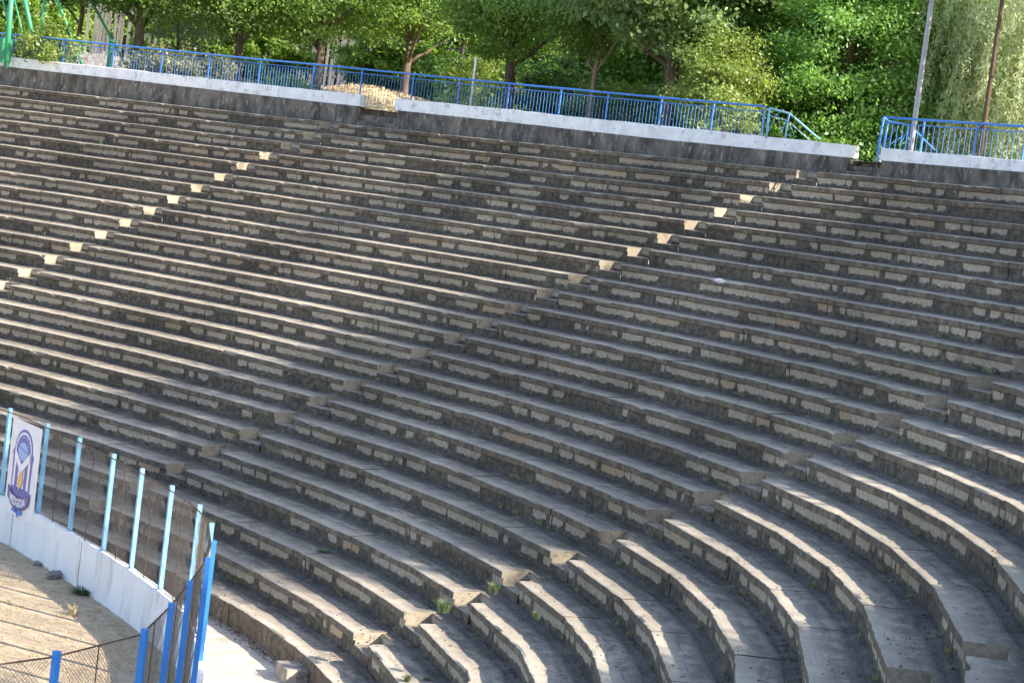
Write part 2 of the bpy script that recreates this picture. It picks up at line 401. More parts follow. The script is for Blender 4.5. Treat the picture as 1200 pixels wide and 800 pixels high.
# perimeter line of the field fence (x, y at its foot)
FP = [(24.0, 47.6), (26.6, 45.9), (29.2, 44.1), (31.6, 42.55), (34.1, 40.75), (35.40, 39.35), (36.50, 38.05), (37.62, 36.65), (38.52, 35.45), (39.45, 34.1), (40.33, 32.62), (40.9, 31.15), (41.28, 29.75), (41.50, 28.45), (41.66, 26.75), (41.78, 25.3), (41.85, 23.75), (41.25, 22.15), (40.3, 20.75), (38.9, 19.7), (37.3, 19.1), (35.6, 18.8)]
def smooth(pts, sub=8):
    P = [np.array(p, float) for p in pts]; out = []
    for i in range(len(P)-1):
        p0, p1, p2, p3 = P[max(i-1, 0)], P[i], P[i+1], P[min(i+2, len(P)-1)]
        for j in range(sub):
            t = j/sub; out.append(.5*((2*p1)+(-p0+p2)*t+(2*p0-5*p1+4*p2-p3)*t*t+(-p0+3*p1-3*p2+p3)*t**3))
    out.append(P[-1]); return np.array(out)
FS = smooth(FP)
# walkway between the fence and the stand
wk = MB(); n = len(FS); outer = []
for q in FS:
    outer.append(q)
vs = []
for i, q in enumerate(FS):
    tq = FS[min(i+1, n-1)]-FS[max(i-1, 0)]; tq /= np.linalg.norm(tq); nq = np.array([-tq[1], tq[0]])  # left of travel = outwards
    vs += [(q[0], q[1], GZ-.004), (q[0]+nq[0]*6.5, q[1]+nq[1]*6.5, GZ-.004)]
wk.add(vs, [(2*i, 2*i+2, 2*i+3, 2*i+1) for i in range(n-1)])
o = link('walkway', wk.mesh('walkway'), M_WALK); o['kind'] = 'structure'

# plateau behind the stand
RT1 = rowR(1)+.8
def zk(f):                                          # top of the dark wall, falling to the right
    return np.interp(math.degrees(f), [34, 37, 43, 50, 55, 60, 66, 80], [10.42, 10.43, 10.44, 10.49, 10.58, 10.62, 10.70, 10.72])
pl = MB(); fs_ = np.linspace(F0, F1, 90); vs = []
offs = [(.25, -.06), (1.5, -.04), (5, -.05), (9, .1), (16, .6), (30, 1.6), (60, 2.5), (160, 5.)]
for d, dz in offs:
    for f in fs_:
        p = pt(f, RT1+d); extra = 0
        if d > 1 and f < .79: extra = -min(1, (.79-f)/.1)*min(d*.28, 2.6)*(1 if d < 30 else 0)
        vs.append((p[0], p[1], zk(f)+dz+extra))
n1 = len(fs_)
pl.add(vs, [(i*n1+q, i*n1+q+1, (i+1)*n1+q+1, (i+1)*n1+q) for i in range(len(offs)-1) for q in range(n1-1)])
o = link('park_ground', pl.mesh('park_ground', True), M_SOIL); o['kind'] = 'structure'
def ground_z(x, y):
    f, rho = frame(x, y); d = rho-RT1
    extra = -min(1, max(0, .79-f)/.1)*min(max(d, 0)*.28, 2.6)*(1 if d < 30 else 0) if d > 1 else 0
    return float(zk(f)+np.interp(d, [o_[0] for o_ in offs], [o_[1] for o_ in offs])+extra)

# ------------------------------------------------------------------ top retaining wall and whitewashed kerbs
g1a, g1b = frame(*pt(0, 0))[0], 0
def phi_of(px, py, R):                              # where the ray meets the offset surface
    d = ray(px, py)
    for t in np.linspace(20, 140, 2400):
        P = CAM+d*t
        f, rho = frame(P[0], P[1])
        if rho > R: return f
gap1 = (phi_of(461, 120, RT1), phi_of(423, 115, RT1)); gap2 = (phi_of(1030, 180, RT1), phi_of(996, 175, RT1))
def wallstrip(mb, fa, fb, z0, z1, r0, r1, step=.45, jit=.006, slope=.0):
    Lc = (fb-fa)*curv((fa+fb)/2, rowR(1)); m = max(2, int(Lc/step)); vs = []; 
    for q in range(m+1):
        f = fa+(fb-fa)*q/m; a, b = pt(f, r0+random.uniform(-jit, jit)), pt(f, r1); za = z0(f); zb = z1(f)+random.uniform(-jit, jit)
        vs += [(*a, za), (*a, zb-.02), (*pt(f, r0+.02), zb), (*b, zb+slope), (*b, za)]
    fs = []
    for q in range(m):
        for j in range(4): fs.append((q*5+j, q*5+j+1, q*5+5+j+1, q*5+5+j))
    fs += [(0, 4, 3, 2, 1), (m*5, m*5+1, m*5+2, m*5+3, m*5+4)]
    mb.add(vs, [f[::-1] for f in fs])
z1r = rowZ(1)
wm = MB()
wallstrip(wm, F0, gap2[0]-.002, lambda f: z1r-.1, lambda f: zk(f), RT1, RT1+.45, .4, .01)
wallstrip(wm, gap2[1]+.001, gap1[0]-.002, lambda f: z1r-.1, lambda f: zk(f), RT1, RT1+.45, .4, .01)
wallstrip(wm, gap1[1]+.001, F1, lambda f: z1r-.1, lambda f: zk(f), RT1, RT1+.45, .4, .01)
wallo = link('retaining_wall', wm.mesh('retaining_wall'), M_WALL); tag(wallo, 'blackened concrete retaining wall above the top bench row, broken by stair gaps', 'wall')
# stair treads in the gaps
for (fa, fb), lab in ((gap1, 'short flight of dark worn steps in the narrow gap of the top wall, left'), (gap2, 'short flight of dark worn steps in the top wall near the sloping blue handrail')):
    t = empty('stair_flight', (*pt(fa, RT1), z1r), lab, 'steps')
    for j in range(3):
        s = MB(); fa2, fb2 = fa-.004, fb+.004
        zt = z1r+(zk(fa)-z1r)*(j+1)/3-.03
        wallstrip(s, fa2, fb2, lambda f: z1r-.1, lambda f: zt, RT1-.02+.26*j-.02, RT1+.26*j+.24-.004, .3, .008)
        child('stair_tread', s.mesh('stair_tread'), M_WALL, t)
KL = [(F0, gap2[0], 'whitewashed kerb on the top wall at the right, past the gap beside the grey pole'), (gap2[1], gap1[0], 'long middle length of whitewashed kerb on the top wall, below the row of dense blue balusters'), (gap1[1], F1, 'whitewashed kerb on the top wall at the left, in front of the green metal frame')]
for fa, fb, lab in KL:
    kb = MB(); wallstrip(kb, fa, fb, lambda f: zk(f)+.004, lambda f: zk(f)+float(np.interp(math.degrees(f), [37, 43, 50, 60, 70], [.28, .33, .40, .39, .37])), RT1+.03, RT1+.33, .5, .012)
    o = link('kerb', kb.mesh('kerb'), M_KERB); tag(o, lab, 'kerb', 'whitewashed kerbs along the top wall')
def kerb_top(f): return zk(f)+float(np.interp(math.degrees(f), [37, 43, 50, 60, 70], [.28, .33, .40, .39, .37]))

# ------------------------------------------------------------------ blue railing along the top
RR = RT1+.2
def rail_z(f): return float(np.interp(math.degrees(f), [30, 37.8, 43, 47, 50, 55, 60, 65, 69, 80], [11.46, 11.54, 11.57, 11.66, 11.70, 11.78, 11.86, 11.90, 11.93, 11.95]))
def railing(fa, fb, posts, label, dens=.125):
    t = empty('railing', (*pt((fa+fb)/2, RR), 10.7), label, 'railing', 'blue railings along the top')
    fr = np.linspace(fa, fb, max(4, int((fb-fa)*curv((fa+fb)/2, RR)/1.)))
    mb = MB(); mb.tube([(*pt(f, RR), rail_z(f)+random.uniform(-.006, .006)) for f in fr], .032, 8); child('handrail', mb.mesh('handrail', True), M_BLUE, t)
    mb = MB(); mb.tube([(*pt(f, RR), rail_z(f)-.14) for f in fr], .014, 6); child('lower_rail', mb.mesh('lower_rail', True), M_BLUE, t)
    for f in posts:
        p = pt(f, RR); ing = gap1[0] < f < gap1[1] or gap2[0] < f < gap2[1]; zb = (kerb_top(f) if not ing else zk(f))-.03; n_ = np.array([math.cos(f), math.sin(f), 0]); t_ = np.array([-n_[1], n_[0], 0])
        mb = MB(); mb.box((p[0], p[1], (zb+rail_z(f)-.01)/2), n_*.022, t_*.022, (0, 0, (rail_z(f)-.01-zb)/2)); child('post', mb.mesh('post'), M_BLUE, t)
    pp = sorted(posts)
    for a_, b_ in zip(pp[:-1], pp[1:]):
        L = (b_-a_)*curv((a_+b_)/2, RR); n = int(L/dens); mb = MB()
        for j in range(1, n):
            f = a_+(b_-a_)*j/n; p = pt(f, RR); ing = gap1[0] < f < gap1[1]; zb = kerb_top(f)-.01 if not ing else zk(f)+.08
            lean = random.uniform(-.008, .008)
            mb.tube([(p[0]+lean, p[1]+lean, zb), (p[0], p[1], rail_z(f)-.14)], .0075, 4, False)
        child('balusters', mb.mesh('balusters'), M_BLUE, t)
def railphi(x): return phi_of(x, np.interp(x, [0, 100, 200, 300, 400, 500, 600, 700, 800, 895, 1035, 1200], [40, 50, 61, 73, 78, 91, 99, 108, 117, 125, 138, 149]), RR)
PX = [-45, 18, 77, 133, 190, 248, 307, 367, 424, 484, 541, 598, 657, 715, 776, 836, 896]
pL = [railphi(x) for x in PX]
fe = [pL[0]+.045*j for j in range(1, 4)]
railing(pL[-1], fe[-1], pL+fe, 'long blue railing with close upright bars along the top left and middle')
pR = [railphi(x) for x in (1036, 1084, 1147, 1206)]
fe = [pR[-1]-.05*j for j in range(1, 8)]
railing(fe[-1], pR[0], pR+fe, 'blue railing at the right, in front of the pale willow and rusty pole', .17)

def stair_rail(base, pts, label, mat):
    """tube frame from a list of (px, py, distance) polylines"""
    t = empty('stair_handrail', tuple(base), label, 'handrail', 'blue handrails beside the stair gap')
    for nm, r, pl_ in pts:
        mb = MB(); mb.tube([at_d(*q) for q in pl_], r, 8); child(nm, mb.mesh(nm, True), mat, t)
dA = 52.6
stair_rail(at_d(905, 160, dA), [
    ('top_rail', .032, [(902, 127, dA), (925, 133, dA+.8), (960, 163, dA+2.4)]),
    ('end_post', .032, [(902, 127, dA), (898, 162, dA)]), ('end_post', .028, [(925, 133, dA+.8), (919, 168, dA+.8)]),
    ('mid_bar', .014, [(927, 145, dA+.8), (949, 165, dA+1.9)]), ('mid_bar', .014, [(903, 136, dA), (924, 142, dA+.8)]),
    ('lattice', .010, [(901, 153, dA), (911, 133, dA+.3), (916, 157, dA+.6), (921, 139, dA+.8)]),
    ('lattice', .010, [(926, 147, dA+.9), (931, 160, dA+1.2), (922, 158, dA+1.)])], 'light blue sloping handrail going down behind the top wall, left of the stair gap', M_CYAN)  # lighter blue paints the sunlight onto this handrail
dB = 50.2
stair_rail(at_d(1035, 170, dB), [
    ('end_post', .030, [(1036, 138, dB), (1028, 178, dB)]), ('end_post', .030, [(1041, 143, dB+.5), (1034, 178, dB+.5)]),
    ('top_rail', .030, [(1036, 138, dB), (1041, 142, dB+.5), (1066, 147, dB+1.4), (1095, 176, dB+3.)]),
    ('end_post', .026, [(1066, 147, dB+1.4), (1061, 176, dB+1.4)]),
    ('lattice', .010, [(1040, 165, dB+.6), (1049, 150, dB+.9), (1054, 170, dB+1.1), (1063, 155, dB+1.3)]),
    ('lattice', .010, [(1038, 172, dB+.6), (1061, 158, dB+1.3)])], 'blue boxy stair handrail with crossed bars beside the base of the grey pole', M_BLUE)

# ------------------------------------------------------------------ poles
def pole(name, a, b, dist, r, mat, label, cat, top=None):
    A = at_d(*a, dist); B = at_d(*b, dist); zb = ground_z(A[0], A[1])-.05; zt = top if top else B[2]
    t = empty(name, (A[0], A[1], zb), label, cat)
    mb = MB(); n = 6; mb.tube([(A[0], A[1], zb+(zt-zb)*j/n) for j in range(n+1)], [r*(1-.25*j/n) for j in range(n+1)], 12); child('shaft', mb.mesh('shaft', True), mat, t)
    return t, A, zb, zt
t, A, zb, zt = pole('lamp_post', (1067, 175), (1090, 0), 51.6, .075, M_GREY, 'tall pale grey lamp post behind the top kerb near the stair gap', 'lamp post', 19.)
mb = MB(); mb.tube([(A[0], A[1], 18.9), (A[0]-.3, A[1]-.25, 19.25), (A[0]-1.1, A[1]-.9, 19.4)], .035, 8); child('arm', mb.mesh('arm', True), M_GREY, t)
mb = MB(); mb.box((A[0]-1.35, A[1]-1.1, 19.4), (.28, .23, 0), (-.09, .11, 0), (0, 0, .06)); child('lamp_head', mb.mesh('lamp_head'), M_GREY, t)
t, A, zb, zt = pole('rusty_pole', (1148, 182), (1170, 0), 48.6, .062, M_RUST, 'dark rusty pole against the pale willow, right of the grey lamp post', 'pole', 18.)
mb = MB(); mb.tube([(A[0], A[1], 15.2), (A[0], A[1], 15.45)], .085, 10); child('collar', mb.mesh('collar'), M_RUST, t)
t, A, zb, zt = pole('marker_post', (551, 124), (557, 70), 62.5, .045, M_KERB, 'short thin white post standing behind the blue railing', 'post')
mb = MB(); mb.tube([(A[0], A[1], zt), (A[0], A[1], zt+.06)], .055, 8); child('post_cap', mb.mesh('post_cap'), M_KERB, t)

# ------------------------------------------------------------------ green play frame
gf = empty('swing_frame', tuple(at_d(60, 75, 74)), 'tall green tubular metal frame with splayed legs behind the railing, far left', 'swing frame')
def leg(a, b, d, r, nm='leg', ext=1.4, low=None):
    A = at_d(*a, d); B = at_d(*b, d); T = A+(B-A)*ext; mb = MB(); r = r*.8
    gz = ground_z(A[0], A[1]); s = (A[2]-gz)/(B[2]-A[2]) if B[2] > A[2] else 0; A = A-(B-A)*s
    mb.tube([A, T], r, 8); child(nm, mb.mesh(nm, True), M_GREEN, gf); return T
leg((8, 68), (13, 0), 73.5, .13); leg((20, 68), (3, 0), 74.5, .055); leg((44, 70), (29, 0), 74, .11); leg((44, 70), (53, 0), 75, .09)
leg((96, 76), (67, 0), 74, .065); leg((131, 46), (106, 0), 75.5, .065); leg((127, 80), (131, 42), 75.5, .11, 'upright', 1.0); leg((27, 42), (17, 0), 74, .04, 'brace', 1.2)
mb = MB(); mb.tube([at_d(-20, -38, 74), at_d(110, -24, 74.5)], .08, 8); child('top_bar', mb.mesh('top_bar', True), M_GREEN, gf)
mb = MB(); A, B = at_d(-25, 42, 73.8), at_d(15, 46, 73.8); mb.box((A+B)/2-np.array([0, 0, .45]), (B-A)/2, np.array([0, .02, 0]), (0, 0, .45)); child('side_panel', mb.mesh('side_panel'), M_GREEN, gf)

# ------------------------------------------------------------------ grey plank fence behind the trees
pf = empty('plank_fence', tuple(at_d(300, 70, 88)), 'weathered grey plank fence on a low footing behind the trees', 'fence')
A, B = at_d(92, 40, 87), at_d(640, 60, 90); dirv = (B-A)[:2]; L = np.linalg.norm(dirv); dirv /= L; nrm = np.array([dirv[1], -dirv[0]])
mb = MB(); s = 0
while s < L:
    wd = random.uniform(.11, .15); zz = np.interp(s/L, [0, 1], [14.6, 14.9])+random.uniform(-.12, .08); c = A[:2]+dirv*(s+wd/2)+nrm*random.uniform(-.02, .02); ln = random.uniform(-.04, .04)
    lo = 12.2; vv = []
    for q in (-1, 1):
        for r_ in (-1, 1): vv += [(*(c+dirv*q*wd/2+nrm*r_*.015), lo), (*(c+dirv*(q*wd/2+ln)+nrm*r_*.015), zz)]
    mb.add(vv, [(0, 4, 5, 1), (2, 3, 7, 6), (0, 1, 3, 2), (4, 6, 7, 5), (1, 5, 7, 3)])
    s += wd+random.choice([.02, .03, .11, .16])
child('planks', mb.mesh('planks'), M_PLANK, pf)
for zr in (12.7, 14.2):
    mb = MB(); c = (A+B)[:2]/2-nrm*.06; mb.box((*c, zr), (*(dirv*L/2), 0), (*(nrm*.03), 0), (0, 0, .05)); child('cross_rail', mb.mesh('cross_rail'), M_PLANK, pf)
mb = MB(); c = (A+B)[:2]/2; mb.box((*c, 11.6), (*(dirv*L/2), 0), (*(nrm*.15), 0), (0, 0, .62)); child('footing', mb.mesh('footing'), M_STEP, pf)

# dry grass bank showing through the railing
bk = MB(); Bc = at_d(392, 98, 76); nx, ny = 40, 14; ax = np.array([RT0[0], RT0[1]])*7.4; ay = np.array([FW[0], FW[1]])*3.4
for j in range(ny+1):
    for i in range(nx+1):
        u, v = i/nx*2-1, j/ny*2-1; p = Bc[:2]+ax*u+ay*v; hgt = max(0, (1-u*u)*(1-v*v))**.7*(.85+.20*math.sin(u*7)+.14*math.sin(v*9+u*13))
        bk.v.append((p[0], p[1], ground_z(p[0], p[1])-.1+hgt+random.uniform(-.03, .03)))
bk.f = [(j*(nx+1)+i, j*(nx+1)+i+1, (j+1)*(nx+1)+i+1, (j+1)*(nx+1)+i) for j in range(ny) for i in range(nx)]
o = link('earth_bank', bk.mesh('earth_bank', True), M_DRY); o['kind'] = 'structure'

# ------------------------------------------------------------------ foliage
def leaf_mesh(name, P, Nrm, size, aspect=.55, droop=0.):
    """one small folded rhombus per leaf"""
    n = len(P); rnd = RNG.normal(size=(n, 3)); rnd[:, 2] -= droop
    Nrm = Nrm/np.linalg.norm(Nrm, axis=1)[:, None]
    T = rnd-Nrm*(rnd*Nrm).sum(1)[:, None]; T /= np.linalg.norm(T, axis=1)[:, None]+1e-9; B = np.cross(Nrm, T)
    s = size[:, None]; v = np.empty((n, 4, 3))
    v[:, 0] = P-T*s; v[:, 1] = P+B*s*aspect-Nrm*s*.15; v[:, 2] = P+T*s; v[:, 3] = P-B*s*aspect-Nrm*s*.15
    me = bpy.data.meshes.new(name); me.vertices.add(4*n); me.vertices.foreach_set('co', v.astype(np.float32).ravel())
    me.loops.add(4*n); me.loops.foreach_set('vertex_index', np.arange(4*n, dtype=np.int32)); me.polygons.add(n)
    me.polygons.foreach_set('loop_start', np.arange(0, 4*n, 4, dtype=np.int32)); me.update(calc_edges=True); return me
def clump_points(center, rad, nclump, per, sig, bottom=None, shell=.45, holes=True):
    c = []
    while len(c) < nclump:
        q = RNG.normal(size=3); q /= np.linalg.norm(q); r = RNG.uniform(shell, 1.)**.8
        q = q*r
        if holes and math.sin(q[0]*7+center[0])*math.sin(q[1]*6+center[1])*math.sin(q[2]*6.5) > .45: continue
        c.append(q*rad+np.array(center))
    c = np.array(c)
    if bottom is not None: c[:, 2] = np.where(c[:, 2] < bottom, bottom+np.abs(RNG.normal(size=len(c)))*.4, c[:, 2])
    cs = RNG.uniform(.6, 1.35, nclump)
    idx = np.repeat(np.arange(nclump), per); P = c[idx]+RNG.normal(size=(len(idx), 3))*np.array([sig, sig, sig*.55])*cs[idx][:, None]
    Nn = (P-np.array(center))/np.array(rad)*.5+RNG.normal(size=P.shape)*.55+np.array([0, 0, .55])
    return P, Nn
def trunk_mesh(base, top, r, limbs, lean=(0, 0), wob=.12, seed=0):
    rr = random.Random(seed); mb = MB(); n = 9; pts = []
    for j in range(n+1):
        t = j/n; pts.append((base[0]+lean[0]*t+rr.uniform(-wob, wob)*t, base[1]+lean[1]*t+rr.uniform(-wob, wob)*t, base[2]-.15+(top-base[2])*t))
    mb.tube(pts, [r*(1.25 if j == 0 else 1)*(1-.6*j/n) for j in range(n+1)], 10)
    for l in range(limbs):
        j = rr.randint(3, n-1); p = np.array(pts[j]); an = rr.uniform(0, 6.28); ln = rr.uniform(1.2, 2.8); q = [p]
        for s in range(1, 5): q.append(p+np.array([math.cos(an)*ln*s/4, math.sin(an)*ln*s/4, ln*.75*(s/4)**.8+rr.uniform(-.1, .1)]))
        r0 = r*(1-.6*j/n)*.55; mb.tube(q, [r0, r0*.8, r0*.6, r0*.4, r0*.2], 6)
    return mb
def tree(px, py, dist, top, cz, rad, leafmat, label, trunk_r=.2, nclump=110, per=110, sig=.42, size=(.07, .13), bark=None, bottom=None, xy=None, cat='tree', name='tree', group=None, droop=0., aspect=.55, lean=(0, 0), limbs=9, shell=.45):
    A = at_d(px, py, dist) if xy is None else np.array([*xy, 0.]); gz = ground_z(A[0], A[1])
    t = empty(name, (A[0], A[1], gz), label, cat, group)
    mb = trunk_mesh((A[0], A[1], gz), top, trunk_r, limbs, lean, seed=int(px*7+dist)); child('trunk', mb.mesh('trunk', True), bark or M_BARK, t)
    P, Nn = clump_points((A[0]+lean[0]*.6, A[1]+lean[1]*.6, cz), rad, nclump, per, sig, bottom, shell)
    P[:, 2] = np.maximum(P[:, 2], gz+.05)
    sz = RNG.uniform(*size, len(P)); child('crown', leaf_mesh('crown', P, Nn, sz, aspect, droop), leafmat, t); return t
GA = 'shade trees behind the railing'
# front row of shade trees: px of trunk, distance, lean
front = [(158, 90, 75.5, .24, 'shade tree with thick dark trunk right of the green frame'),
         (278, 98, 75, .20, 'shade tree with dark trunk, second from the left'),
         (371, 102, 74.5, .20, 'shade tree with dark trunk beside the sandy bank, left side'),
         (475, 108, 77, .19, 'shade tree behind the gap in the white kerb'),
         (598, 124, 68, .22, 'shade tree with dark trunk behind the middle of the railing'),
         (783, 142, 60.5, .27, 'thick-trunked shade tree with big pale leaf sprays, right of the middle')]
for i, (px, py, d, r, lab) in enumerate(front):
    A = at_d(px, py, d); b0 = 13.3 if i != 5 else 12.9
    tree(px, py, d, 17.6, 15.7, (3.9 if i not in (3, 4) else 2.2 if i == 3 else 3.0, 3.4 if i != 3 else 2.2, 2.5 if i != 3 else 1.9), M_MAPLE if i < 5 else M_CHEST, lab, r, 130, 210, .42, (.055, .105) if i < 5 else (.07, .14), bottom=b0-.5 if i != 3 else 14.6, group=GA, limbs=11, lean=(random.uniform(-.5, .2), 0))
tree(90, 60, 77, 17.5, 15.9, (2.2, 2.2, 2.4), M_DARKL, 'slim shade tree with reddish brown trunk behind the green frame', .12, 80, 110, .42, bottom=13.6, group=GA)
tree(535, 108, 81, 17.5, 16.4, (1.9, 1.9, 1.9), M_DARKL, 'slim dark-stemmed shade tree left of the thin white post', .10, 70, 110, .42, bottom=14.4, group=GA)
tree(691, 132, 64.5, 17.5, 15.6, (2.8, 2.6, 2.4), M_MAPLE, 'slender sunlit pale trunk between the two thick trunks', .11, 110, 180, .42, (.055, .10), bottom=13.2, group=GA, bark=M_BARKL)
# spruce and shrubs behind the railing
tree(203, 95, 79, 15.5, 13.9, (1.5, 1.3, 2.4), M_SPRUCE, 'pale silvery conifer between the two left trunks', .10, 70, 120, .28, (.04, .08), cat='conifer', name='conifer', aspect=.3)
GS = 'shrubs behind the railing'
def shrub(px, py, dist, r, mat, label, n=34, per=110, size=(.045, .09), name='shrub', sig=.22, shell=.3):
    A = at_d(px, py, dist); gz = ground_z(A[0], A[1]); t = empty(name, (A[0], A[1], gz), label, 'shrub', GS)
    mb = MB()
    for j in range(6):
        an = random.uniform(0, 6.28); mb.tube([(A[0], A[1], gz-.05), (A[0]+math.cos(an)*r[0]*.4, A[1]+math.sin(an)*r[1]*.4, gz+r[2]*1.2)], [.035, .01], 5)
    child('stems', mb.mesh('stems'), M_BARK, t)
    P, Nn = clump_points((A[0], A[1], gz+r[2]*.95), r, n, per, sig, gz+.15, shell); child('foliage', leaf_mesh('foliage', P, Nn, RNG.uniform(*size, len(P))), mat, t)
shrub(60, 62, 73.5, (1.6, 1.2, .95), M_YELL, 'yellow-green low shrub under the green metal frame', 40)
shrub(185, 80, 73, (1.4, 1., .75), M_OLIVE, 'pale dry-leaved shrub low behind the railing left of the second trunk', 34)
shrub(235, 85, 73, (1.3, 1., .8), M_OLIVE, 'grey-green shrub right beside the second dark trunk', 34)
shrub(335, 97, 72.5, (1.1, .9, .6), M_YELL, 'small green shrub on the edge of the sandy bank', 26)
shrub(520, 100, 79, (2.0, 1.4, 1.5), M_DARKL, 'dark rounded shrub right of the sandy bank', 60)
shrub(575, 105, 74, (1.8, 1.4, 1.6), M_YELL, 'sunlit yellowish shrub behind the thin white post', 50)
shrub(650, 110, 72, (2.2, 1.6, 1.9), M_DARKL, 'dark shrub filling the space between the middle trunks', 70)
shrub(725, 125, 66, (1.9, 1.4, 1.2), M_YELL, 'pale shrub low behind the railing before the thick trunk', 46)
shrub(842, 140, 57, (1.45, 1.3, 1.75), M_YELL, 'bright yellow-green bush right of the thick trunk', 70, 230, (.035, .07), sig=.34, shell=.05)
for px, d_, w_, lab in ((206, 83, 1.9, 'tall dark bush behind the silvery conifer'), (262, 83, 1.7, 'tall dark bush beside the second dark trunk'), (318, 84, 1.9, 'tall dark bush between the second and third dark trunks'), (440, 84, 1.8, 'tall dark bush behind the gap in the kerb'), (490, 84, 1.9, 'tall dark bush right of the gap in the kerb'), (560, 82, 2.2, 'tall dark bush behind the thin white post')):
    shrub(px, 75, d_, (w_, 1.2, 1.9), M_BACK, lab, 60, 120, (.08, .15))
# dense trees to the right
tree(905, 140, 62, 18.5, 13.6, (3.4, 3., 5.2), M_DENSE, 'dense bright green tree with a reddish stem behind the sloping handrail', .13, 340, 210, .38, (.045, .09), bark=M_BARKL, bottom=9.0, limbs=12)
tree(985, 150, 60, 18., 13.3, (3.0, 2.8, 5.4), M_DENSE, 'dense leafy green tree right behind the stair gap', .17, 340, 210, .36, (.045, .085), bottom=8.4)
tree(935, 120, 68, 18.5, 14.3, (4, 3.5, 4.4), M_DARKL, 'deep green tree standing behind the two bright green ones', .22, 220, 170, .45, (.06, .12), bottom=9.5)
def willow(px, py, dist, label, top=20., rad=3.2, strands=760):
    A = at_d(px, py, dist); gz = ground_z(A[0], A[1]); t = empty('willow', (A[0], A[1], gz), label, 'willow', 'pale willows at the right')
    mb = trunk_mesh((A[0], A[1], gz), top-1, .13, 12, seed=int(px)); child('trunk', mb.mesh('trunk', True), M_BARK, t)
    Ps = []; Ns = []; tw = MB()
    for s in range(strands):
        an = RNG.uniform(0, 2*math.pi); r = rad*math.sqrt(RNG.uniform(.08, 1)); x, y = A[0]+math.cos(an)*r, A[1]+math.sin(an)*r
        z1 = RNG.uniform(gz+2.5, top)-.35*r; ln = RNG.uniform(1.2, 3.4); z0 = max(gz+.1, z1-ln); n = int((z1-z0)*34)
        zz = RNG.uniform(z0, z1, n); sw = RNG.normal(size=2)*.22; f = (z1-zz)/max(z1-z0, .1)
        Ps.append(np.stack([x+sw[0]*f+math.cos(an)*.35*f+RNG.normal(size=n)*.07, y+sw[1]*f+math.sin(an)*.35*f+RNG.normal(size=n)*.07, zz], -1))
        Ns.append(RNG.normal(size=(n, 3))*.6+np.array([math.cos(an), math.sin(an), .2]))
        if s % 3 == 0: tw.tube([(x, y, z1), (x+sw[0]+math.cos(an)*.35, y+sw[1]+math.sin(an)*.35, z0)], .008, 3, False)
    P = np.concatenate(Ps); Nn = np.concatenate(Ns); cr_ = child('crown', leaf_mesh('crown', P, Nn, RNG.uniform(.06, .11, len(P)), .28, 1.6), M_WILL, t)
    cr_2 = child('hanging_twigs', tw.mesh('hanging_twigs'), M_BARKL, t)
willow(1062, 160, 64, 'pale hanging willow directly behind the grey lamp post', 20, 3.1)
willow(1128, 165, 62, 'pale hanging willow behind the rusty pole', 20, 3.2)
willow(1225, 170, 60, 'pale hanging willow at the right edge', 20, 3.2)
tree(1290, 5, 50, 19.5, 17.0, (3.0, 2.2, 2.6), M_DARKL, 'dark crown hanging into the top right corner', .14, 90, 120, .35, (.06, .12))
# tall wood closing the view behind
GB = 'tall trees at the back of the park'
backs = [(-60, 100), (25, 99), (120, 101), (215, 100), (300, 102), (395, 100), (490, 98), (585, 97), (680, 92), (770, 88), (860, 84), (960, 82), (1055, 79), (1150, 76), (1250, 74)]
where = ['past the left edge', 'behind the green metal frame', 'behind the left end of the plank fence', 'behind the silvery conifer', 'behind the second dark trunk', 'behind the third dark trunk and the sandy bank', 'behind the dark rounded shrub', 'behind the thin white post', 'behind the slender sunlit trunk', 'behind the thick right-hand trunk', 'behind the yellow-green bush', 'behind the dense bright green trees', 'behind the grey lamp post', 'behind the rusty pole', 'past the right edge']
for (px, d), wh in zip(backs, where):
    m = M_BACK if px < 820 else M_DENSE
    tree(px, 70, d, 24, 17.0, (5.2, 4.2, 7.), m, 'tall tree at the back, '+wh, .26, 230, 180, .62, (.08, .17), group=GB, bottom=11.3, limbs=8)
# trees right of the picture that throw the dappled shade
GD = 'shade trees to the right of the stand'
for i, (x, y) in enumerate([(71, 29.2), (74, 36), (75.5, 42), (72.6, 33.4), (70, 14.6), (73, 5), (77, 12.4), (77, 29.5)]):
    tree(5000+i, 0, 50, 26 if i != 2 else 22, 19.6 if i != 2 else 17.2, (4.0, 4.0, 6.6 if i != 2 else 4.6), M_MAPLE, ['broad shade tree beyond the top wall, outside the right edge, nearest the aisle', 'broad shade tree outside the right edge, second along the wall', 'broad shade tree outside the right edge, third along the wall', 'broad shade tree outside the right edge, squeezed between the first and second along the wall', 'broad shade tree beside the stand, level with the camera', 'broad shade tree beside the stand, farthest behind the camera', 'broad shade tree beside the stand, farthest from the top wall', 'broad shade tree outside the right edge, set back behind the one nearest the aisle'][i], .24, 190, 120, .55, (.12, .20), bottom=12.8, xy=(x, y), group=GD, limbs=10)

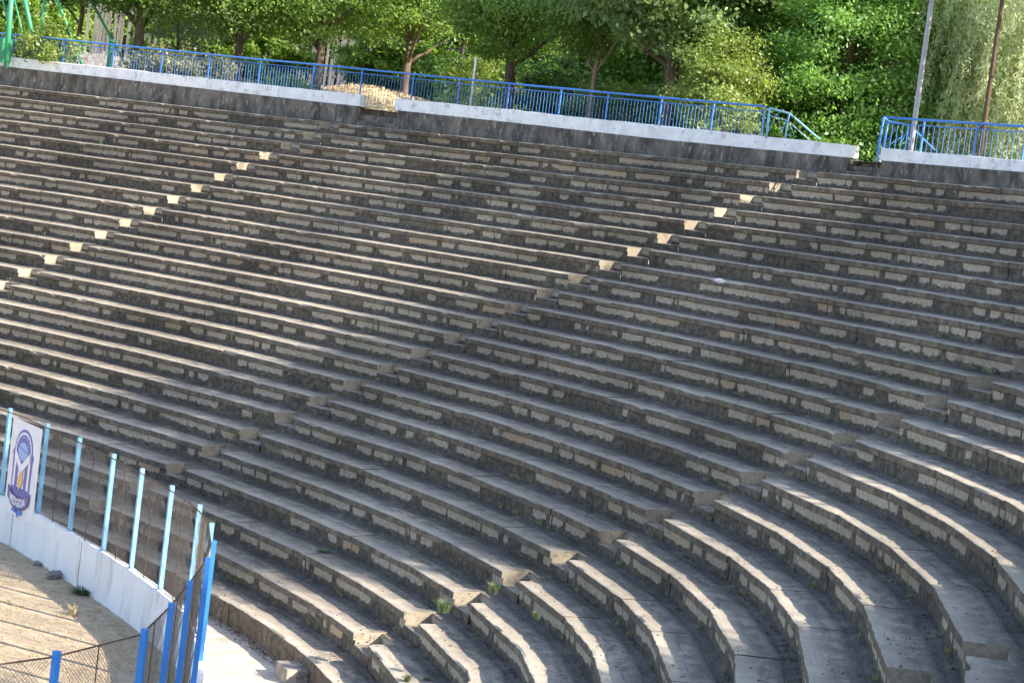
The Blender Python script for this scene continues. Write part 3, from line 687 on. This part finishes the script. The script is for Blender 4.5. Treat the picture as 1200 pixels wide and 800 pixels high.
# ------------------------------------------------------------------ field wall, fence and banner
fw_ = MB(); n = len(FS); vs = []
for i, q in enumerate(FS):
    tq = FS[min(i+1, n-1)]-FS[max(i-1, 0)]; tq /= np.linalg.norm(tq); nq = np.array([-tq[1], tq[0]])
    a_, b_ = q-nq*.09, q+nq*.09; j_ = random.uniform(-.006, .006)
    vs += [(*a_, GZ-.1), (*a_, .485+j_), (*(a_+nq*.015), .5+j_), (*(b_-nq*.015), .5+j_), (*b_, .485+j_), (*b_, GZ-.1)]
fw_.add(vs, [(i*6+j, i*6+6+j, i*6+6+j+1, i*6+j+1) for i in range(n-1) for j in range(5)])
fwt = empty('field_wall', (38.5, 35.4, GZ), 'low white painted wall round the dry field, under the wire fence', 'wall')
child('wall_body', fw_.mesh('wall_body'), M_WHITE, fwt)
jm = MB()
for i in (8*4+3, 8*6+4, 8*9+5):
    q = FS[i]; tq = FS[i+1]-FS[i-1]; tq /= np.linalg.norm(tq); nq = np.array([-tq[1], tq[0]])
    jm.box((*(q-nq*.092), (.48+GZ)/2), (*(tq*.006), 0), (*(nq*.003), 0), (0, 0, (.48-GZ)/2))
child('wall_joints', jm.mesh('wall_joints'), M_RUST, fwt)
fence = empty('field_fence', (41, 29, GZ), 'chain-link fence on blue posts standing on the low white field wall', 'fence')
FT = 2.35
for i, q in enumerate(FP):
    q = np.array(q); tq = np.array(FP[min(i+1, len(FP)-1)])-np.array(FP[max(i-1, 0)]); tq /= np.linalg.norm(tq); nq = np.array([-tq[1], tq[0]])
    mb = MB(); c = q+nq*0.0
    mb.box((*c, (FT+.06+.49)/2), (*(tq*.038), 0), (*(nq*.038), 0), (0, 0, (FT+.06-.49)/2))
    child('post', mb.mesh('post'), M_CYAN if i <= 11 else M_POSTN, fence)  # posts lighter blue as far as the bend, deeper blue after it
    if i < len(FP)-1:
        q2 = np.array(FP[i+1]); L = np.linalg.norm(q2-q); dv = (q2-q)/L; nv = np.array([-dv[1], dv[0]]); z0, z1 = .53, FT-.03; hh = z1-z0
        mb = MB(); step = .058; s = -hh
        def curve_pt(s_, z_):
            # follow the smooth line between the posts
            u_ = min(max(s_/L, 0), 1)*8; j0 = min(int(u_), 7); P_ = (FS[i*8+j0]*(1-(u_-j0))+FS[i*8+j0+1]*(u_-j0)) if i < 11 else q+dv*s_
            return (P_[0]-nv[0]*.04, P_[1]-nv[1]*.04, z_)
        while s < L:
            for sgn in (1, -1):
                pts_ = []
                for zz in np.linspace(z0, z1, 5):
                    ss_ = s+(zz-z0) if sgn == 1 else s+hh-(zz-z0)
                    if -.001 <= ss_ <= L+.001: pts_.append(curve_pt(ss_, zz))
                if len(pts_) > 1: mb.tube(pts_, .0032, 3, False)
            s += step
        child('wire_mesh', mb.mesh('wire_mesh'), M_WIRE, fence)
        mb = MB(); mb.tube([curve_pt(L*j/8, FT-.02) for j in range(9)], .012, 6); child('tension_wire', mb.mesh('tension_wire'), M_RUST, fence)
        mb = MB(); mb.tube([curve_pt(L*j/8, .54) for j in range(9)], .007, 5); child('bottom_wire', mb.mesh('bottom_wire'), M_RUST, fence)
        mb = MB(); a_ = np.array(curve_pt(L/2, 0))[:2]; mb.tube([(*a_, .5), (*a_, FT-.02)], .009, 5); child('middle_rod', mb.mesh('middle_rod'), M_RUST, fence)

# banner on the fence between two posts (panel index 4)
q, q2 = np.array(FP[4]), np.array(FP[5]); dv = (q2-q)/np.linalg.norm(q2-q); nin = -np.array([-dv[1], dv[0]])
O3 = at_z(12.5, 586, .42); 
org = q+dv*.40+nin*.085
BW, BH, BZ = 1.48, 2.02, .27                        # width, height, foot
def flat(name, col_): 
    m, nt, b = newmat(name); g = G(nt); c = g.mix(g.ss(g.noise(g.pos(), 3., 3), .3, .7), col_, tuple(x*.9 for x in col_)); nt.links.new(c, b.inputs['Base Color']); b.inputs['Roughness'].default_value = .6; return m
M_BAN = flat('banner_vinyl', (.80, .79, .84)); M_PUR = flat('crest_violet', (.17, .15, .42)); M_CRB = flat('crest_blue', (.10, .22, .60)); M_CRL = flat('crest_light_blue', (.35, .45, .75)); M_GOLD = flat('crest_gold', (.80, .48, .22)); M_CRW = flat('crest_white', (.82, .80, .84)); M_DK = flat('crest_dark', (.14, .08, .14))
ban = empty('banner', (*org, BZ), 'white club banner with a violet and blue crest hung on the wire fence', 'banner')
def b3(u, v, lay=0):                               # u,v in 0..1 of the banner
    p = org+dv*(u*BW)+nin*(.0045*lay); return (p[0], p[1], BZ+v*BH)
PARTS = {}
def bpoly(name, pts, mat, lay, holes=None):
    mb = MB(); f_ = [b3(u, v, lay) for u, v in pts]; bk_ = [b3(u, v, lay-.5) for u, v in pts]; m = len(pts)
    mb.add(f_+bk_, [tuple(range(m)), tuple(range(2*m-1, m-1, -1))]+[(i, (i+1) % m, m+(i+1) % m, m+i) for i in range(m)])
    if name in ('crest_shield', 'crest_ribbon'): PARTS[name] = child(name, mb.mesh(name), mat, ban); return PARTS[name]
    return subchild(name, mb.mesh(name), mat, PARTS['crest_ribbon' if name in ('ribbon_face', 'crest_tail') else 'crest_shield'])
mb = MB(); nx, ny = 12, 12
for lay in (0, -1):
    for j in range(ny+1):
        for i in range(nx+1):
            u, v = i/nx, j/ny; p = org+dv*(u*BW)+nin*(.0 if lay == 0 else -.003); mb.v.append((p[0], p[1], BZ+v*BH-(.02*u if j == ny else 0)))
N_ = (nx+1)*(ny+1)
for j in range(ny):
    for i in range(nx):
        a_ = j*(nx+1)+i; mb.f += [(a_, a_+1, a_+nx+2, a_+nx+1), (N_+a_+nx+1, N_+a_+nx+2, N_+a_+1, N_+a_)]
child('cloth', mb.mesh('cloth', True), M_BAN, ban)
def arc(cx, cy_, rx, ry, a0, a1, n=18): return [(cx+rx*math.cos(math.radians(a0+(a1-a0)*i/n)), cy_+ry*math.sin(math.radians(a0+(a1-a0)*i/n))) for i in range(n+1)]
CX = .47
outline = arc(CX, .70, .30, .22, 0, 180)+[(CX-.36, .66), (CX-.33, .60), (CX-.31, .28), (CX-.27, .17), (CX-.12, .10), (CX, -.02), (CX+.12, .10), (CX+.29, .17), (CX+.31, .28), (CX+.33, .60), (CX+.36, .66)]
bpoly('crest_shield', outline, M_PUR, 1)
bpoly('crest_border', arc(CX, .70, .265, .19, 0, 180)+[(CX-.27, .30), (CX+.27, .30)], M_CRW, 2)
bpoly('crest_arch', arc(CX, .70, .235, .165, 0, 180)+[(CX-.235, .60), (CX+.235, .60)], M_PUR, 3)
for i_ in range(9):                                # marks on the arch
    an = math.radians(25+130*i_/8); c_ = (CX+.205*math.cos(an), .70+.14*math.sin(an)); bpoly('arch_mark', [(c_[0]-.012, c_[1]-.008), (c_[0]+.012, c_[1]-.008), (c_[0]+.012, c_[1]+.010), (c_[0]-.012, c_[1]+.010)], M_CRL, 4)
bpoly('crest_ball', arc(CX, .69, .16, .095, 0, 360), M_CRL, 4)
bpoly('ball_band', [(CX-.14, .72), (CX+.14, .68), (CX+.14, .69), (CX-.14, .73)], M_CRB, 5)
for x_ in (-.20, -.045, .11):
    bpoly('crest_stripe', [(CX+x_, .27), (CX+x_+.085, .27), (CX+x_+.085, .60), (CX+x_, .60)], M_PUR, 3)
bpoly('crest_chevron', [(CX-.25, .70), (CX-.25, .60), (CX, .46), (CX+.25, .60), (CX+.25, .70), (CX, .55)], M_CRW, 6)
bpoly('crest_flame', [(CX-.07, .33), (CX-.09, .40), (CX-.03, .44), (CX-.06, .50), (CX+.02, .47), (CX+.07, .50), (CX+.06, .43), (CX+.10, .38), (CX+.05, .32), (CX, .28)], M_GOLD, 6)
bpoly('crest_ribbon', [(CX-.38, .30), (CX-.19, .215), (CX, .20), (CX+.20, .215), (CX+.38, .29), (CX+.36, .16), (CX+.20, .09), (CX, .07), (CX-.20, .09), (CX-.36, .17)], M_DK, 6)
bpoly('ribbon_face', [(CX-.36, .28), (CX-.19, .20), (CX, .187), (CX+.20, .20), (CX+.36, .27), (CX+.345, .17), (CX+.20, .103), (CX, .083), (CX-.20, .103), (CX-.345, .18)], M_PUR, 7)
for x_ in (-.17, .02):
    bpoly('crest_tail', [(CX+x_, .01+abs(x_)*.2), (CX+x_+.14, .03), (CX+x_+.14, .075), (CX+x_, .08)], M_CRB, 7)
cu = bpy.data.curves.new('crest_text', 'FONT'); cu.body = 'MEDGIDIA'; cu.align_x = 'CENTER'; cu.align_y = 'CENTER'; cu.size = .245; cu.extrude = .002; cu.offset = .006
tx = bpy.data.objects.new('tmp', cu); col.objects.link(tx); dg = bpy.context.evaluated_depsgraph_get(); me = bpy.data.meshes.new_from_object(tx.evaluated_get(dg)); bpy.data.objects.remove(tx)
me.name = 'crest_lettering'
for v in me.vertices:
    u = CX+v.co.x/1.36*.62/1.0; vv = .142+v.co.y/BH+(u-CX)**2*.55; p = b3(u, vv, 8.2); off = v.co.z; v.co = (p[0]+nin[0]*off, p[1]+nin[1]*off, p[2])
subchild('crest_lettering', me, M_CRW, PARTS['crest_ribbon'])

# ------------------------------------------------------------------ small things
def tuft(P, r, h, n, mat, label, group='weeds growing on the bench rows'):
    pts = []; mb = MB()
    for i in range(int(n*2.2)):
        an = random.uniform(0, 6.28); rr_ = random.uniform(0, r)*.6; bx, by = P[0]+math.cos(an)*rr_, P[1]+math.sin(an)*rr_; hh = h*random.uniform(.5, 1.); o_ = r*random.uniform(.3, 1); wd = random.uniform(.003, .007)
        tx_, ty_ = bx+math.cos(an)*o_, by+math.sin(an)*o_; px_, py_ = -math.sin(an)*wd, math.cos(an)*wd
        mx_, my_ = (bx*.65+tx_*.35), (by*.65+ty_*.35)
        mb.add([(bx-px_, by-py_, P[2]-.01), (bx+px_, by+py_, P[2]-.01), (mx_+px_, my_+py_, P[2]+hh*.7), (mx_-px_, my_-py_, P[2]+hh*.7), (tx_, ty_, P[2]+hh)], [(0, 1, 2, 3), (3, 2, 4)])
    o = link('weed', mb.mesh('weed'), mat); tag(o, label, 'weed', group); return o
wd_ = [((519, 716), 21, .20, .30, 110, 'taller bright grassy weed on the third-lowest aisle step, near the bottom centre'), ((578, 694), 20, .16, .26, 70, 'grassy weed one aisle step above the brightest weed'),
       ((410, 747), 24, .14, .16, 60, 'low weed under the lowest aisle notch, bottom left of centre'), ((628, 724), 20, .12, .18, 40, 'thin weed on a shaded tread right of the aisle'),
       ((380, 646), 22, .22, .07, 50, 'flat creeping weed on a shaded tread near the field fence'), ((781, 354), 11, .10, .22, 60, 'dark green weed against a riser in the upper right half'),
       ((278, 382), 15, .13, .24, 40, 'small yellowish weed on the left side, mid height'), ((384, 255), 8, .10, .2, 30, 'tiny weed high on the left side near the second aisle'),
       ((477, 797), 23, .12, .16, 40, 'weed at the bottom edge between two curved rows'), ((500, 796), 23, .10, .08, 30, 'low weed clump at the very bottom of the picture'), ((117, 186), 5, .10, .25, 26, 'dry pale weed near the top left')]
for (px, py), k, r, h_, n, lab in wd_:
    f = phi_of(px, py, rowR(k)+.45); P = pt(f, rowR(k)+.45) if k < 12 else at_z(px, py, rowZ(k)+.03)[:2]
    tuft((P[0], P[1], rowZ(k)+.03), r*.85, h_*.72, n, M_WEED, lab)
tuft(at_z(96, 695, GZ), .28, .12, 170, M_WEED, 'bright green grass tuft on the dry field below the white wall', 'weeds on the field')
tuft(at_z(86, 720, GZ), .14, .22, 30, M_DRY, 'pale dry tuft on the field at the edge of the shade', 'weeds on the field')
def litter(P, s, mat, name, label, cat, seed):
    rr = random.Random(seed); bm = bmesh.new(); bmesh.ops.create_icosphere(bm, subdivisions=3, radius=1)
    for v in bm.verts:
        f_ = 1+.28*math.sin(v.co.x*5+seed)*math.cos(v.co.y*6)+rr.uniform(-.16, .16); v.co = Vector((P[0]+v.co.x*s[0]*f_, P[1]+v.co.y*s[1]*f_, P[2]+s[2]*.8+v.co.z*s[2]*f_))
    me = bpy.data.meshes.new(name); bm.to_mesh(me); o = link(name, me, mat); tag(o, label, cat); return o
M_BAG = mat_noise('dirty_plastic', (.16, .145, .135), (.34, .32, .31), 14.); M_PLA = mat_noise('pale_plastic', (.45, .55, .62), (.6, .68, .72), 8., bump=0)
litter(at_z(63, 676, GZ), (.12, .22, .07), M_BAG, 'rubbish_bag', 'crumpled grey rubbish bag lying against the white field wall', 'rubbish', 3)
litter(at_z(47, 660, GZ), (.12, .26, .025), M_BAG, 'cloth_scrap', 'flat grey rag lying beside the rubbish bag at the white wall', 'rubbish', 5)
litter(at_z(476, 401, rowZ(15)), (.12, .08, .03), M_PLA, 'plastic_scrap', 'pale blue plastic scrap on a shaded tread left of the centre', 'rubbish', 8)
litter(at_z(843, 331, rowZ(8)+.02), (.10, .07, .05), M_KERB, 'paper_scrap', 'crumpled white paper on a bench row in the upper right', 'rubbish', 9)
# leaf litter along the foot of the risers, countless: one object
def litter_points(n):
    P = []; Nn = []
    while len(P) < n:
        k = random.choice(list(range(8, 25))+[22, 23, 24, 20, 18, 16]); f = random.uniform(-.2, 1.15); d = D-abs(random.gauss(.0, .09)) if random.random() < .72 else random.uniform(.05, D)
        if math.sin(f*83+k*3.3)+math.sin(f*31+k) < -.2 and random.random() < .75: continue
        p = pt(f, rowR(k)+min(d, D-.01)); P.append((p[0], p[1], rowZ(k)+.018+(.03 if d > D-.08 else 0))); Nn.append((random.gauss(0, .35), random.gauss(0, .35), 1))
    for _ in range(n//6):
        f = random.uniform(0, 1.); d = -abs(random.gauss(0, .12))-.02; p = pt(f, R24+d); P.append((p[0], p[1], GZ+.015)); Nn.append((random.gauss(0, .35), random.gauss(0, .35), 1))
    return np.array(P), np.array(Nn)
P, Nn = litter_points(17000)
o = link('leaf_litter', leaf_mesh('leaf_litter', P, Nn, RNG.uniform(.012, .036, len(P))), M_DEAD); o['kind'] = 'stuff'
# dry grass and moss growing in the joints at the foot of the risers
P = []; Nn = []
for _ in range(170):
    k = random.choice(range(9, 25)); f = random.uniform(-.1, 1.1); big_ = random.uniform(.4, 1.3)
    for _b in range(int(26*big_)):
        p = pt(f+random.gauss(0, .06)/max(curv(f, rowR(k)), 8)*big_, rowR(k)+D-.03-abs(random.gauss(0, .03))); P.append((p[0], p[1], rowZ(k)+.07+random.uniform(0, .05)*big_)); an = random.uniform(0, 6.28); Nn.append((math.cos(an), math.sin(an), random.gauss(0, .25)))
P = np.array(P); o = link('joint_grass', leaf_mesh('joint_grass', P, np.array(Nn), RNG.uniform(.025, .06, len(P)), .10, -1.5), M_OLIVE); o['kind'] = 'stuff'
# rough dry grass over the field
pts = []
while len(pts) < 30000:
    q = np.array([random.uniform(27, 42), random.uniform(17, 46)]); i = int(np.argmin(((FS-q)**2).sum(1))); tq = FS[min(i+1, len(FS)-1)]-FS[max(i-1, 0)]; nq = np.array([-tq[1], tq[0]])
    if (q-FS[i])@nq < 0: pts.append((q[0], q[1], GZ+.004))
P = np.array(pts); o = link('field_grass', leaf_mesh('field_grass', P, RNG.normal(size=P.shape)*.8+np.array([0, 0, .7]), RNG.uniform(.02, .05, len(P)), .16), M_DRY); o['kind'] = 'stuff'
# grass fringe on the bank
n = 9000; u = RNG.uniform(-.95, .95, n); v = RNG.uniform(-.95, .8, n); xy = Bc[:2]+u[:, None]*ax+v[:, None]*ay
zz = np.array([ground_z(*q)-.1+max(0, (1-a_*a_)*(1-b_*b_))**.7*(.85+.20*math.sin(a_*7)+.14*math.sin(b_*9+a_*13)) for q, a_, b_ in zip(xy, u, v)])
o = link('bank_grass', leaf_mesh('bank_grass', np.c_[xy, zz+.05], RNG.normal(size=(n, 3)), RNG.uniform(.05, .13, n), .14), M_DRY); o['kind'] = 'stuff'
